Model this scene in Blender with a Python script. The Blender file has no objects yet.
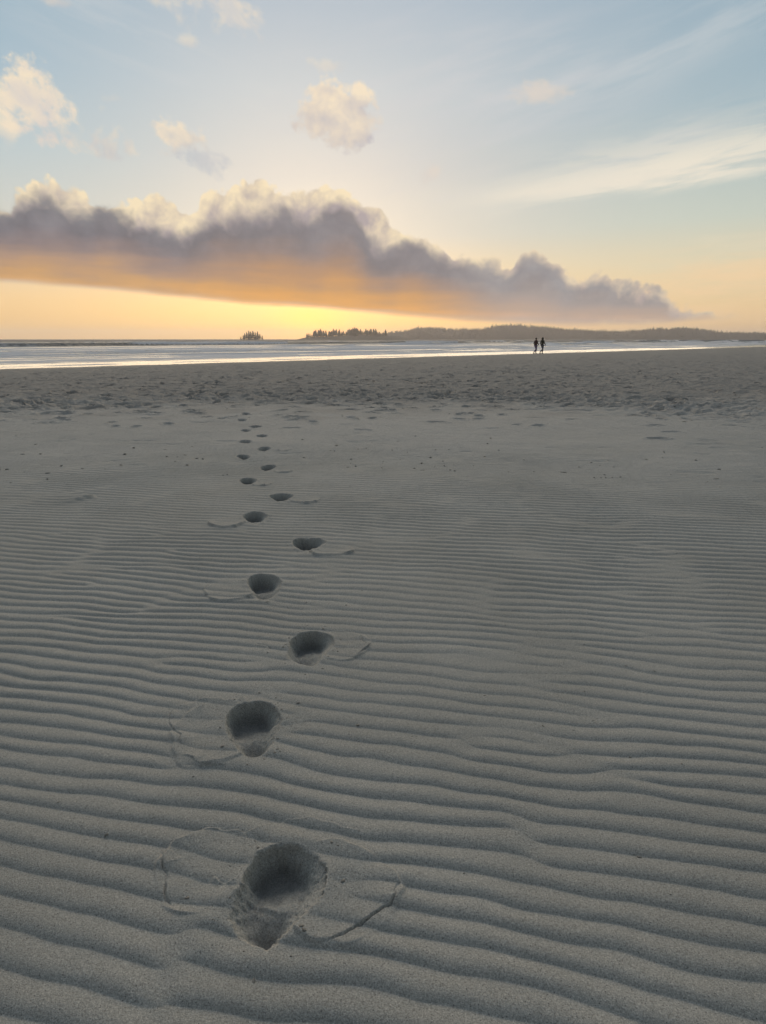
import bpy, math, random
import numpy as np

rng = np.random.default_rng(11)
random.seed(5)
R = math.radians
scene = bpy.context.scene
COL = scene.collection

# ------------------------------------------------------------------ camera figures
W, H = 766, 1024
F = 650.0
V_HOR = 339.0
PITCH = math.atan((512 - V_HOR) / F)          # camera looks this far below the horizon
EYE = 1.30
SEA_Z = -0.35
SUN_AZ, SUN_EL = R(-6.0), R(8.0)


def ray(u, v):
    cx, cy = (u - W / 2) / F, (H / 2 - v) / F
    cp, sp = math.cos(PITCH), math.sin(PITCH)
    d = np.array([cx, cp + cy * sp, -sp + cy * cp])
    return d / np.linalg.norm(d)


def ground(u, v, z=0.0):
    d = ray(u, v)
    k = (z - EYE) / d[2]
    return d[0] * k, d[1] * k


def azel(u, v):
    d = ray(u, v)
    return math.degrees(math.atan2(d[0], d[1])), math.degrees(math.asin(d[2]))


def lin(c):
    out = []
    for x in c:
        x = x / 255.0
        out.append(x / 12.92 if x <= 0.04045 else ((x + 0.055) / 1.055) ** 2.4)
    return out


# ------------------------------------------------------------------ object helpers
def tag(o, label=None, cat=None, group=None, kind=None):
    if label: o['label'] = label
    if cat: o['category'] = cat
    if group: o['group'] = group
    if kind: o['kind'] = kind
    return o


def link(o, parent=None):
    COL.objects.link(o)
    if parent is not None:
        o.parent = parent
    return o


def mesh_obj(name, verts, faces, mat, parent=None, smooth=False):
    me = bpy.data.meshes.new(name)
    me.from_pydata([tuple(map(float, v)) for v in verts], [], [tuple(map(int, f)) for f in faces])
    if mat: me.materials.append(mat)
    if smooth:
        me.polygons.foreach_set('use_smooth', [True] * len(me.polygons))
    me.update()
    return link(bpy.data.objects.new(name, me), parent)


def quad_mesh(name, co, quads, mat, attrs=None, normals=None):
    """fast mesh from numpy arrays of quads"""
    me = bpy.data.meshes.new(name)
    n = len(quads)
    me.vertices.add(len(co))
    me.vertices.foreach_set('co', np.ascontiguousarray(co, np.float32).ravel())
    me.loops.add(n * 4)
    me.loops.foreach_set('vertex_index', np.ascontiguousarray(quads, np.int32).ravel())
    me.polygons.add(n)
    me.polygons.foreach_set('loop_start', np.arange(0, n * 4, 4, dtype=np.int32))
    me.polygons.foreach_set('use_smooth', np.ones(n, bool))
    if mat: me.materials.append(mat)
    for k, a in (attrs or {}).items():
        at = me.attributes.new(k, 'FLOAT', 'POINT')
        at.data.foreach_set('value', np.ascontiguousarray(a, np.float32))
    me.update(calc_edges=True)
    if normals is not None:
        me.normals_split_custom_set_from_vertices(normals.tolist())
    return me


def empty(name, loc, rz=0):
    o = bpy.data.objects.new(name, None)
    o.location = loc
    o.rotation_euler = (0, 0, rz)
    o.empty_display_size = 0.2
    return link(o)


# ------------------------------------------------------------------ node helpers
class Nodes:
    def __init__(self, tree):
        self.t = tree

    def node(self, kind, **kw):
        n = self.t.nodes.new(kind)
        for k, v in kw.items():
            setattr(n, k, v)
        return n

    def put(self, sock, v):
        if isinstance(v, bpy.types.NodeSocket):
            self.t.links.new(v, sock)
        elif v is not None:
            if hasattr(sock.default_value, '__len__') and len(sock.default_value) == 4 and len(v) == 3:
                v = (*v, 1)
            sock.default_value = v

    def m(self, op, a, b=None, c=None, clamp=False):
        n = self.node('ShaderNodeMath', operation=op, use_clamp=clamp)
        for i, v in enumerate((a, b, c)):
            if v is not None: self.put(n.inputs[i], v)
        return n.outputs[0]

    def add(self, a, b): return self.m('ADD', a, b)
    def sub(self, a, b): return self.m('SUBTRACT', a, b)
    def mul(self, a, b): return self.m('MULTIPLY', a, b)

    def vm(self, op, a, b=None, out=0):
        n = self.node('ShaderNodeVectorMath', operation=op)
        self.put(n.inputs[0], a)
        if b is not None: self.put(n.inputs[1], b)
        return n.outputs[out]

    def xyz(self, x, y, z):
        n = self.node('ShaderNodeCombineXYZ')
        for i, v in enumerate((x, y, z)): self.put(n.inputs[i], v)
        return n.outputs[0]

    def sep(self, v):
        n = self.node('ShaderNodeSeparateXYZ')
        self.put(n.inputs[0], v)
        return n.outputs

    def step(self, x, lo, hi, a=0.0, b=1.0, kind='SMOOTHSTEP'):
        n = self.node('ShaderNodeMapRange', interpolation_type=kind, clamp=True)
        for i, v in enumerate((x, lo, hi, a, b)): self.put(n.inputs[i], v)
        return n.outputs[0]

    def mix(self, f, a, b, mode='MIX'):
        n = self.node('ShaderNodeMix', data_type='RGBA', blend_type=mode)
        self.put(n.inputs[0], f); self.put(n.inputs[6], a); self.put(n.inputs[7], b)
        return n.outputs[2]

    def noise(self, vec, scale, detail=4, rough=0.55, dist=0.0, dim='3D', w=None, lac=2.0):
        n = self.node('ShaderNodeTexNoise', noise_dimensions=dim)
        if vec is not None: self.put(n.inputs['Vector'], vec)
        if w is not None: self.put(n.inputs['W'], w)
        n.inputs['Scale'].default_value = scale
        n.inputs['Detail'].default_value = detail
        n.inputs['Roughness'].default_value = rough
        n.inputs['Lacunarity'].default_value = lac
        n.inputs['Distortion'].default_value = dist
        return n.outputs[0]

    def ramp(self, f, stops, mode='LINEAR'):
        n = self.node('ShaderNodeValToRGB')
        n.color_ramp.interpolation = mode
        els = n.color_ramp.elements
        while len(els) < len(stops): els.new(0.5)
        for e, (p, c) in zip(els, stops):
            e.position = p
            e.color = (*c[:3], 1)
        self.put(n.inputs[0], f)
        return n.outputs[0]

    def curve(self, x, pts):
        n = self.node('ShaderNodeFloatCurve')
        cu = n.mapping.curves[0]
        while len(cu.points) < len(pts): cu.points.new(0.5, 0.5)
        for p, (a, b) in zip(cu.points, pts):
            p.location = (a, b)
            p.handle_type = 'AUTO_CLAMPED'
        n.mapping.update()
        self.put(n.inputs['Value'], x)
        return n.outputs[0]


def new_mat(name):
    mt = bpy.data.materials.new(name)
    mt.use_nodes = True
    nt = mt.node_tree
    b = nt.nodes['Principled BSDF']
    return mt, Nodes(nt), b


# ------------------------------------------------------------------ world: the evening sky
def build_world():
    w = bpy.data.worlds.new('World')
    scene.world = w
    w.use_nodes = True
    t = w.node_tree
    t.nodes.clear()
    N = Nodes(t)
    STR = 0.1

    def C(r, g, b):
        return [x / STR for x in lin((r, g, b))]

    D = N.node('ShaderNodeTexCoord').outputs['Generated']
    D = N.vm('NORMALIZE', D)
    x, y, z = N.sep(D)
    az = N.mul(N.m('ARCTAN2', x, y), 180 / math.pi)
    el = N.mul(N.m('ARCSINE', z), 180 / math.pi)

    sky = N.node('ShaderNodeTexSky', sky_type='NISHITA', sun_disc=False)
    sky.sun_elevation = SUN_EL
    sky.sun_rotation = SUN_AZ
    sky.air_density = 1.0; sky.dust_density = 2.0; sky.ozone_density = 1.5

    # thin high veil: colour by height, for the left, the sunward and the right quarter
    e = N.m('DIVIDE', el, 90.0)
    def veil(stops):
        return N.ramp(e, [(a / 90.0, [c / 12 for c in C(*col)]) for a, col in stops])
    top = [(45, (150, 166, 182)), (90, (140, 154, 172))]
    vl = veil([(0, (248, 200, 128)), (3, (244, 206, 152)), (8, (206, 206, 198)), (13, (184, 200, 205)), (18, (162, 187, 202)), (23, (153, 181, 198))] + top)
    vc = veil([(0, (254, 202, 108)), (2.2, (250, 205, 132)), (8, (197, 196, 193)), (13, (191, 194, 198)), (18, (190, 199, 206)), (23, (176, 190, 203))] + top)
    vr = veil([(0, (240, 196, 140)), (2.4, (238, 205, 155)), (5.7, (223, 211, 180)), (8.6, (200, 207, 195)), (16, (164, 186, 196)), (23, (152, 177, 193))] + top)
    fl = N.step(az, -30, -6)
    fr = N.step(az, -2, 27)
    v = N.mix(fr, N.mix(fl, vl, vc), vr)
    v = N.mix(1.0, v, (12, 12, 12), 'MULTIPLY')
    col = N.mix(0.10, v, sky.outputs[0])
    # glow round the sun
    dx = N.sub(az, math.degrees(SUN_AZ)); dy = N.sub(el, 1.2)
    d2 = N.add(N.mul(dx, dx), N.mul(N.mul(dy, dy), 3.0))
    g1 = N.m('EXPONENT', N.mul(d2, -1 / 9.0))
    g2 = N.m('EXPONENT', N.mul(d2, -1 / 110.0))
    glow = N.add(g1, N.mul(g2, 0.13))
    col = N.mix(N.mul(glow, 0.6), col, C(285, 228, 122))

    col = N.mix(1.0, col, N.mix(g1, (0, 0, 0), C(235, 140, 34)), 'ADD')

    def over(col, a, c):
        return N.mix(a, col, c)

    # wavering coordinates shared by the clouds
    warp = N.node('ShaderNodeTexNoise', noise_dimensions='3D')
    N.put(warp.inputs['Vector'], D)
    warp.inputs['Scale'].default_value = 12
    warp.inputs['Detail'].default_value = 2
    wv = N.vm('SUBTRACT', warp.outputs['Color'], (0.5, 0.5, 0.5))
    Dw = N.vm('ADD', D, N.vm('MULTIPLY', wv, (0.03, 0.03, 0.03)))
    fb = N.noise(Dw, 21, 5, 0.5)                        # billows
    fb_up = N.noise(N.vm('ADD', Dw, (0.004, 0, -0.011)), 21, 4, 0.5)
    fine = N.noise(Dw, 75, 4, 0.6)
    lit = N.sub(fb, fb_up)                              # lit from the sunward/upper side
    vor = N.node('ShaderNodeTexVoronoi', feature='F1')
    N.put(vor.inputs['Vector'], Dw)
    vor.inputs['Scale'].default_value = 27
    vor.inputs['Detail'].default_value = 2
    vor.inputs['Roughness'].default_value = 0.5
    bill = N.sub(0.62, vor.outputs['Distance'])         # cauliflower lumps
    slow = N.noise(D, 13, 3, 0.5)                       # broad unevenness of the shaded deck

    # ---- soft streaks of cirrus
    def streak(az0, el0, ang, sx, sy, amt, colr, seed, lo=0.42, hi=0.75, cut=None):
        ca, sa = math.cos(R(ang)), math.sin(R(ang))
        px = N.sub(az, az0); py = N.sub(el, el0)
        qx = N.add(N.mul(px, ca), N.mul(py, sa))
        qy = N.sub(N.mul(py, ca), N.mul(px, sa))
        env = N.m('EXPONENT', N.mul(N.add(N.m('POWER', N.m('ABSOLUTE', N.m('DIVIDE', qx, sx)), 2.4),
                                          N.m('POWER', N.m('ABSOLUTE', N.m('DIVIDE', qy, sy)), 2.0)), -1))
        vec = N.xyz(N.add(N.mul(qx, 0.11), seed), N.mul(qy, 0.75), seed * 1.7)
        n = N.noise(vec, 1.0, 5, 0.62, 0.35)
        n2 = N.step(n, lo, hi)
        if cut is not None: n2 = N.mul(n2, N.step(N.add(qy, N.mul(N.sub(n, 0.5), 1.0)), cut, cut + 0.8))
        return N.mul(N.mul(env, n2), amt), colr

    def st(col, *a, **k):
        al, c = streak(*a, **k)
        return over(col, al, c)

    p = lambda u, v: azel(u, v)
    col = st(col, *p(672, 172), 6, 11.5, 2.3, 1.0, C(236, 228, 211), 3.1, lo=0.32, hi=0.60, cut=-1.55)
    col = st(col, *p(580, 188), 4, 8.0, 0.85, 1.0, C(236, 227, 210), 9.4, lo=0.20, hi=0.48, cut=-0.75)
    col = st(col, *p(650, 140), 9, 7, 1.4, 0.5, C(214, 213, 208), 27.4, lo=0.35, hi=0.65)
    col = st(col, *p(670, 48), 15, 10, 1.7, 0.45, C(206, 210, 211), 5.2, lo=0.36, hi=0.66)
    col = st(col, *p(520, 90), 8, 9, 3.4, 0.45, C(206, 207, 209), 12.7, lo=0.36, hi=0.66)
    col = st(col, *p(715, 250), 2, 8, 1.0, 0.65, C(228, 216, 188), 15.7)
    col = st(col, *p(735, 285), 3, 8, 2.2, 0.7, C(248, 212, 165), 21.3, lo=0.36, hi=0.62)
    col = st(col, *p(150, 40), -14, 11, 2.6, 0.4, C(206, 209, 210), 51.2, lo=0.40, hi=0.68)
    col = st(col, *p(420, 110), 12, 13, 6.0, 0.35, C(216, 212, 212), 33.3)

    # ---- loose puffs
    def puff(col, u, v, rx, ry, ang=0, amt=1.0, rough=0.9, c1=(246, 228, 200), c0=(196, 190, 192), soft=0.5, split=0.0, own=None):
        a0, e0 = azel(u, v)
        rx = abs(azel(u + rx, v)[0] - azel(u - rx, v)[0]) / 2
        ry = abs(azel(u, v + ry)[1] - azel(u, v - ry)[1]) / 2
        ca, sa = math.cos(R(ang)), math.sin(R(ang))
        px = N.sub(az, a0); py = N.sub(el, e0)
        qx = N.m('DIVIDE', N.add(N.mul(px, ca), N.mul(py, sa)), rx)
        qy = N.m('DIVIDE', N.sub(N.mul(py, ca), N.mul(px, sa)), ry)
        r = N.m('SQRT', N.add(N.mul(qx, qx), N.mul(qy, qy)))
        nown = fb if own is None else N.noise(N.xyz(N.mul(qx, 1.0), N.mul(qy, 0.8), own), 1.35, 5, 0.55)
        dens = N.add(N.sub(1.15, r), N.mul(N.sub(nown, 0.5), 2.4 * rough))
        dens = N.add(dens, N.add(N.mul(N.sub(fine, 0.5), 1.0 * rough), N.mul(bill, (0.9 if own is None else 0.35) * rough)))
        al = N.mul(N.step(dens, 0.05, 0.05 + soft), amt)
        fall = N.step(r, 1.9, 1.2)
        sh = N.add(N.add(N.mul(qy, 0.42), N.mul(qx, -0.14)), N.add(N.add(N.mul(lit, 2.4), N.mul(bill, 0.5)), 0.66 + split))
        sh = N.step(sh, 0.0, 1.0, kind='LINEAR')
        return over(col, N.mul(al, fall), N.mix(sh, C(*c0), C(*c1)))

    col = puff(col, 340, 116, 42, 34, -4, 0.97, rough=0.62, soft=0.35, split=0.05, own=2.3)
    col = puff(col, 324, 106, 26, 24, 0, 0.85, rough=0.6, soft=0.4, split=0.2, own=34.2)
    col = puff(col, 178, 137, 32, 20, -14, 0.9, c0=(190, 190, 195), soft=0.6, split=0.15, own=7.7)
    col = puff(col, 204, 160, 30, 17, -18, 0.5, c1=(190, 190, 196), c0=(174, 183, 194), soft=0.9, own=11.1)
    col = puff(col, 25, 102, 56, 38, -18, 0.92, rough=1.25, c0=(220, 210, 202), soft=0.7, own=15.2)
    col = puff(col, 64, 132, 34, 20, -28, 0.55, rough=1.1, c0=(206, 204, 200), soft=0.9)
    col = puff(col, 5, 130, 26, 22, -10, 0.6, rough=1.1, c0=(206, 204, 200), soft=0.9)
    col = puff(col, 112, 146, 24, 30, -40, 0.55, rough=1.6, soft=1.1, own=19.9)
    col = puff(col, 125, 124, 22, 8, 10, 0.4, rough=1.2, soft=1.0)
    col = puff(col, 120, 99, 16, 8, 0, 0.4, rough=1.0, soft=1.0)
    col = puff(col, 160, 2, 55, 18, -14, 0.6, rough=1.1, soft=1.0, c0=(212, 208, 204))
    col = puff(col, 232, 4, 50, 26, -14, 0.75, rough=1.3, soft=1.0, c0=(212, 208, 204), own=23.5)
    col = puff(col, 188, 42, 12, 9, 0, 0.4, rough=1.0, soft=1.0)
    col = puff(col, 52, 1, 26, 9, 0, 0.6, rough=1.0, soft=1.0)
    col = puff(col, 540, 92, 38, 16, 2, 0.75, rough=1.0, soft=1.1, own=29.1, c1=(226, 212, 197), c0=(214, 207, 200))
    col = puff(col, 431, 174, 22, 13, 8, 0.6, rough=1.1, soft=1.0, c1=(230, 216, 200), c0=(214, 206, 200))
    col = puff(col, 330, 66, 34, 11, 0, 0.35, rough=1.0, soft=1.0)

    # ---- the long bank of cloud: a lit layer of tops behind, the shaded deck in front
    A0, A1, E1 = -36.0, 36.0, 16.0
    tt = N.m('DIVIDE', N.sub(az, A0), A1 - A0)
    def edge(pts):
        q = []
        for u, v in pts:
            a, ee = azel(u, v)
            q.append(((a - A0) / (A1 - A0), ee / E1))
        q.sort()
        q = [(0.0, q[0][1])] + q + [(1.0, q[-1][1])]
        return N.mul(N.curve(tt, q), E1)

    back_top = edge([(0, 196), (22, 184), (50, 180), (80, 187), (97, 201), (118, 203), (140, 198), (165, 194), (192, 206), (203, 192), (222, 186), (255, 177), (290, 186), (325, 181),
                     (352, 190), (380, 203), (396, 222), (425, 232), (455, 246), (478, 256), (502, 258), (528, 243), (556, 254), (578, 269), (597, 266), (615, 274), (640, 281), (665, 288), (690, 295), (716, 305)])
    front_top = edge([(0, 197), (25, 191), (50, 194), (85, 206), (97, 199), (120, 207), (150, 219), (180, 226), (200, 220), (225, 207), (250, 209), (280, 201), (310, 209), (335, 198), (360, 217),
                      (385, 242), (405, 233), (435, 246), (460, 253), (480, 261), (505, 263), (530, 248), (556, 259), (578, 274), (597, 271), (615, 278), (640, 284), (665, 290), (690, 297), (716, 306)])
    bot = edge([(0, 282), (60, 286), (120, 291), (180, 297), (240, 303), (310, 308), (380, 314), (440, 319), (500, 323), (560, 325), (640, 325), (712, 320)])

    nb = N.sub(fb, 0.5); nf = N.sub(fine, 0.5); ns = N.sub(slow, 0.5)
    kx = 57.3 / F * 0.86
    ragged = N.step(az, 10, 24, 1.0, 1.7)
    hb = N.add(N.sub(back_top, el), N.add(N.mul(N.add(nb, bill), 18 * kx), N.mul(nf, 9 * kx)))
    ab = N.step(hb, -1.5 * kx, 4.5 * kx)
    sh = N.step(N.add(N.add(N.mul(lit, 3.0), N.mul(bill, 0.8)), N.add(1.02, N.mul(hb, -0.26))), 0, 1, kind='LINEAR')
    cb = N.mix(sh, C(168, 156, 160), N.mix(N.step(az, 2, 20), C(248, 228, 190), C(226, 206, 178)))
    below = N.step(N.sub(el, bot), -0.2, 0.5)
    endfade = N.step(az, 28.2, 25.2)
    ab = N.mul(N.mul(ab, below), endfade)
    col = over(col, N.mul(ab, 0.92), cb)

    hf = N.add(N.sub(front_top, el), N.mul(ragged, N.add(N.mul(N.add(nb, bill), 17 * kx), N.mul(nf, 8 * kx))))
    af = N.step(hf, -5 * kx, 12 * kx)
    # underside: soft, long horizontal rags
    nlow = N.noise(N.xyz(N.mul(az, 0.12), N.mul(el, 0.8), 2.0), 1.0, 4, 0.55)
    hl = N.add(N.sub(el, bot), N.mul(N.sub(nlow, 0.5), 1.3))
    al = N.step(hl, -0.15, 0.6)
    af = N.mul(N.mul(af, al), endfade)
    thick = N.m('MAXIMUM', N.sub(front_top, bot), 0.5)
    q = N.m('DIVIDE', N.add(N.sub(el, bot), N.add(N.mul(ns, 1.3), N.mul(N.sub(nlow, 0.5), 2.2))), thick)
    def dk(stops):
        return N.ramp(q, [(a_, [c / 12 for c in C(*c_)]) for a_, c_ in stops])
    deck_l = dk([(0.0, (230, 176, 108)), (0.12, (206, 158, 104)), (0.30, (172, 142, 122)), (0.50, (138, 124, 124)), (0.68, (120, 117, 124)), (0.84, (124, 123, 129)), (1.0, (142, 139, 141))])
    deck_c = dk([(0.0, (246, 174, 76)), (0.14, (222, 160, 84)), (0.33, (184, 142, 106)), (0.54, (152, 133, 126)), (0.70, (132, 127, 131)), (0.84, (132, 128, 133)), (1.0, (156, 148, 146))])
    deck_r = dk([(0.0, (206, 170, 142)), (0.16, (182, 158, 143)), (0.40, (164, 152, 148)), (0.70, (148, 146, 150)), (1.0, (160, 154, 154))])
    deck = N.mix(N.step(az, 2, 13), N.mix(N.step(az, -22, -8), deck_l, deck_c), deck_r)
    deck = N.mix(1.0, deck, (12, 12, 12), 'MULTIPLY')
    billow = N.step(N.add(N.add(N.mul(lit, 1.6), N.mul(bill, 0.55)), N.add(N.mul(ns, 0.8), 0.5)), 0, 1, 0.84, 1.18, kind='LINEAR')
    billow = N.mix(N.step(q, 0.25, 0.7), (1, 1, 1), N.xyz(billow, billow, billow))
    deck = N.mix(1.0, deck, billow, 'MULTIPLY')
    col = over(col, N.mul(af, 0.97), deck)

    # away from the sun the evening sky is dimmer and bluer
    sx, sy = math.sin(SUN_AZ), math.cos(SUN_AZ)
    facing = N.add(N.mul(x, sx), N.mul(y, sy))
    dim = N.mix(N.step(facing, -0.5, 0.75), (0.36, 0.365, 0.38), (1, 1, 1))
    col = N.mix(1.0, col, dim, 'MULTIPLY')
    col = N.mix(N.step(el, -0.6, -0.05), (0.9, 0.85, 0.8), col)

    bg = N.node('ShaderNodeBackground')
    N.put(bg.inputs[0], col)
    bg.inputs[1].default_value = STR
    out = N.node('ShaderNodeOutputWorld')
    t.links.new(bg.outputs[0], out.inputs[0])
    w.cycles.sampling_method = 'MANUAL'
    w.cycles.sample_map_resolution = 1024


build_world()

# ------------------------------------------------------------------ sun lamp (low, behind the cloud)
sl = bpy.data.lights.new('sun', 'SUN')
sl.energy = 1.5
sl.angle = R(64)
sl.color = (1.0, 0.80, 0.55)
so = link(bpy.data.objects.new('sun', sl))
sd = np.array([math.sin(SUN_AZ) * math.cos(SUN_EL), math.cos(SUN_AZ) * math.cos(SUN_EL), math.sin(SUN_EL)])
from mathutils import Vector, Matrix
so.rotation_euler = Vector(-sd).to_track_quat('-Z', 'Y').to_euler()
so.location = (0, 0, 50)

# ------------------------------------------------------------------ camera
cam = bpy.data.cameras.new('camera')
cam.sensor_fit = 'VERTICAL'
cam.sensor_height = 36
cam.lens = F * 36 / H
cam.clip_start = 0.05
cam.clip_end = 20000
co = link(bpy.data.objects.new('camera', cam))
co.location = (0, 0, EYE)
co.rotation_euler = (math.pi / 2 - PITCH, 0, 0)
scene.camera = co


# ------------------------------------------------------------------ numpy noise
def smooth(x, a, b):
    t = np.clip((x - a) / (b - a), 0, 1)
    return t * t * (3 - 2 * t)


def vnoise(x, y, seed=0):
    """smooth value noise, 0..1"""
    xi = np.floor(x).astype(np.int64); yi = np.floor(y).astype(np.int64)
    fx = x - xi; fy = y - yi
    fx = fx * fx * fx * (fx * (fx * 6 - 15) + 10); fy = fy * fy * fy * (fy * (fy * 6 - 15) + 10)
    def h(a, b):
        n = (a * 374761393 + b * 668265263 + seed * 982451653) & 0x7fffffff
        n = ((n ^ (n >> 13)) * 1274126177) & 0x7fffffff
        n = (n ^ (n >> 16)) & 0xffffff
        return n / float(0xffffff)
    return (h(xi, yi) * (1 - fx) + h(xi + 1, yi) * fx) * (1 - fy) + (h(xi, yi + 1) * (1 - fx) + h(xi + 1, yi + 1) * fx) * fy


def fbm(x, y, oct=4, seed=0, gain=0.5):
    s = 0; a = 1; tot = 0
    for i in range(oct):
        s = s + a * (vnoise(x, y, seed + i * 17) - 0.5)
        tot += a
        x = x * 2.03 + 5.1; y = y * 2.03 + 9.7; a *= gain
    return s / tot


def shore(x, y):
    """distance up the beach from the water's edge (negative: in the sea)"""
    return (61 + 1.04 * x - y) / 1.4428


def bilinear(img, X, Y, size):
    n = img.shape[0]
    gx = (X / size * n) % n; gy = (Y / size * n) % n
    x0 = np.floor(gx).astype(int); y0 = np.floor(gy).astype(int)
    fx = gx - x0; fy = gy - y0
    x0 %= n; y0 %= n
    x1 = (x0 + 1) % n; y1 = (y0 + 1) % n
    return (img[y0, x0] * (1 - fx) + img[y0, x1] * fx) * (1 - fy) + (img[y1, x0] * (1 - fx) + img[y1, x1] * fx) * fy


# complex narrow-band noise: its phase gives wind ripples that branch and die out like real ones
SIZE, NG = 24.0, 2048
LAM = 0.079
kx = np.fft.fftfreq(NG, SIZE / NG) ; ky = kx.copy()
KX, KY = np.meshgrid(kx, ky)
k0 = 1 / LAM
spec = np.exp(-((KX - 0.15 * k0) / (0.115 * k0)) ** 2 - ((KY - k0) / (0.13 * k0)) ** 2)
GZ = np.fft.ifft2(spec * np.fft.fft2(rng.normal(size=(NG, NG)) + 1j * rng.normal(size=(NG, NG))))
GZ /= np.sqrt((np.abs(GZ) ** 2).mean())


def ripples(X, Y):
    wx = X + 0.10 * fbm(X * 1.3, Y * 1.3, 3, 3)
    wy = Y + 0.062 * fbm(X * 2.6, Y * 3.0, 3, 88) + 0.05 * fbm(X * 0.9 + 3, Y * 2.2, 3, 8) + 0.16 * fbm(X * 0.35, Y * 0.4, 2, 44) + 0.05 * X * smooth(Y, 4.5, 0.8)
    zc = bilinear(GZ, wx + 5, wy + 3, SIZE)
    ph = np.angle(zc) / (2 * np.pi)
    t = (-ph) % 1.0                                     # runs towards the camera
    mag = np.abs(zc)
    c = 0.60
    up = 1 - np.clip((c - t) / c, 0, 1) ** 1.6
    dn = 1 - np.clip((t - c) / (1 - c), 0, 1) ** 2.7
    h = np.where(t < c, up, dn)
    amp = smooth(mag, 0.04, 0.5)
    return (h - 0.6) * (0.35 + 0.65 * amp) * (0.25 + 0.75 * smooth(mag, 0.0, 0.25))


# ------------------------------------------------------------------ footprints (outlines on the ground)
P = lambda pts: np.array([ground(u, v) for u, v in pts])
PRINTS = [
    dict(poly=[(270, 847), (295, 845), (318, 854), (329, 870), (329, 886), (318, 906), (303, 920), (289, 934), (269, 953), (257, 950), (237, 934), (228, 916), (234, 902), (243, 885), (243, 873), (254, 858)],
         bowls=[((288, 873), 0.095, 1.0), ((263, 936), 0.052, 0.6)], plates=[((222, 868), (66, 44)), ((336, 884), (60, 46))]),
    dict(poly=[(226, 716), (235, 707), (256, 702), (273, 706), (284, 716), (280, 729), (273, 745), (265, 755), (250, 759), (238, 752), (231, 741), (227, 727)],
         bowls=[((258, 714), 0.09, 1.0), ((252, 748), 0.045, 0.6)], plates=[((212, 732), (42, 33))]),
    dict(poly=[(290, 641), (301, 633), (319, 631), (335, 638), (333, 648), (323, 657), (316, 667), (301, 666), (285, 657), (290, 649)],
         bowls=[((314, 643), 0.09, 1.0), ((300, 659), 0.04, 0.6)], plates=[((338, 645), (34, 15))]),
    dict(poly=[(246, 578), (264, 574), (282, 580), (281, 589), (272, 599), (258, 600), (250, 590)],
         bowls=[((265, 583), 0.09, 1.0), ((262, 596), 0.05, 0.6)], plates=[((236, 587), (28, 13))]),
    dict(poly=[(291, 541), (308, 538.5), (328, 541), (321, 548), (308, 552.5), (296, 549)],
         bowls=[((309, 544), 0.09, 1.0)], plates=[((334, 550), (22, 6))]),
    dict(poly=[(241, 516), (255, 512), (270, 516), (264, 523), (254, 525), (246, 521)],
         bowls=[((255, 517), 0.085, 1.0)], plates=[((230, 521), (19, 6))]),
    dict(poly=[(268, 496), (283, 494), (297, 496), (287, 501), (278, 503), (272, 499)],
         bowls=[((282, 497.5), 0.085, 1.0)], plates=[((304, 500), (16, 4))]),
    dict(poly=[(238, 479), (249, 477), (259, 479.5), (252, 484), (243, 484)], bowls=[((249, 480), 0.085, 1.0)], plates=[((263, 483), (10, 2.5))]),
    dict(poly=[(258, 467), (268, 464.6), (279, 466), (265, 471.5)], bowls=[((268, 467), 0.085, 1.0)], plates=[((284, 470), (10, 2))]),
    dict(poly=[(234, 455.6), (243, 454.2), (253, 456), (245, 460.5)], bowls=[((243, 456.6), 0.085, 1.0)], plates=[]),
    dict(poly=[(255, 448.8), (264, 446.4), (274, 447.8), (264, 451.3)], bowls=[((264, 448.4), 0.085, 1.0)], plates=[((284, 449), (6, 1.6))]),
    dict(poly=[(237, 441), (246, 439.8), (255, 441.6), (246, 444)], bowls=[((246, 441.4), 0.085, 1.0)], plates=[]),
    dict(poly=[(254, 435.4), (262, 434.2), (270, 435.2), (262, 437.6)], bowls=[((262, 435.4), 0.085, 1.0)], plates=[]),
    dict(poly=[(239, 429.6), (246, 428.4), (253, 429.8), (246, 432)], bowls=[((246, 429.8), 0.085, 1.0)], plates=[]),
    dict(poly=[(247, 425.8), (256, 424.8), (265, 425.8), (256, 427.8)], bowls=[((256, 426), 0.08, 1.0)], plates=[]),
    dict(poly=[(236, 419.6), (242, 418.8), (249, 419.6), (242, 421.6)], bowls=[((242, 419.8), 0.08, 1.0)], plates=[]),
    dict(poly=[(240, 413), (246, 412.2), (252, 413), (246, 414.8)], bowls=[((246, 413.2), 0.08, 1.0)], plates=[]),
]
# hairline breaks of the crust: polyline, rise on its inner side (metres), side
CRACKS = [     # line, rise of the inner plate, side, depth of the open gap
    ([(160, 851), (163, 868), (166, 886), (172, 907)], 0.003, -1, 0.005),
    ([(160, 851), (181, 837), (208, 827), (238, 830), (262, 842)], 0.0028, +1, 0.0),
    ([(234, 842), (259, 827), (287, 819), (334, 823), (374, 840)], 0.0025, +1, 0.0),
    ([(401, 881), (396, 888), (391, 904), (378, 912), (365, 921), (348, 931), (336, 938), (322, 943)], 0.0022, +1, 0.0055),
    ([(174, 708), (172, 728), (181, 746)], 0.003, -1, 0.003),
    ([(175, 707), (196, 700), (217, 698), (236, 700), (250, 696)], 0.005, +1, 0.0),
    ([(181, 756), (200, 765), (226, 766)], 0.004, -1, 0.0),
    ([(360, 634), (370, 646), (357, 656)], 0.005, +1, 0.006),
    ([(256, 644), (271, 649)], 0.003, 1, 0.005),
    ([(214, 877), (226, 884), (238, 879)], 0.004, 1, 0.0),
]


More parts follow.
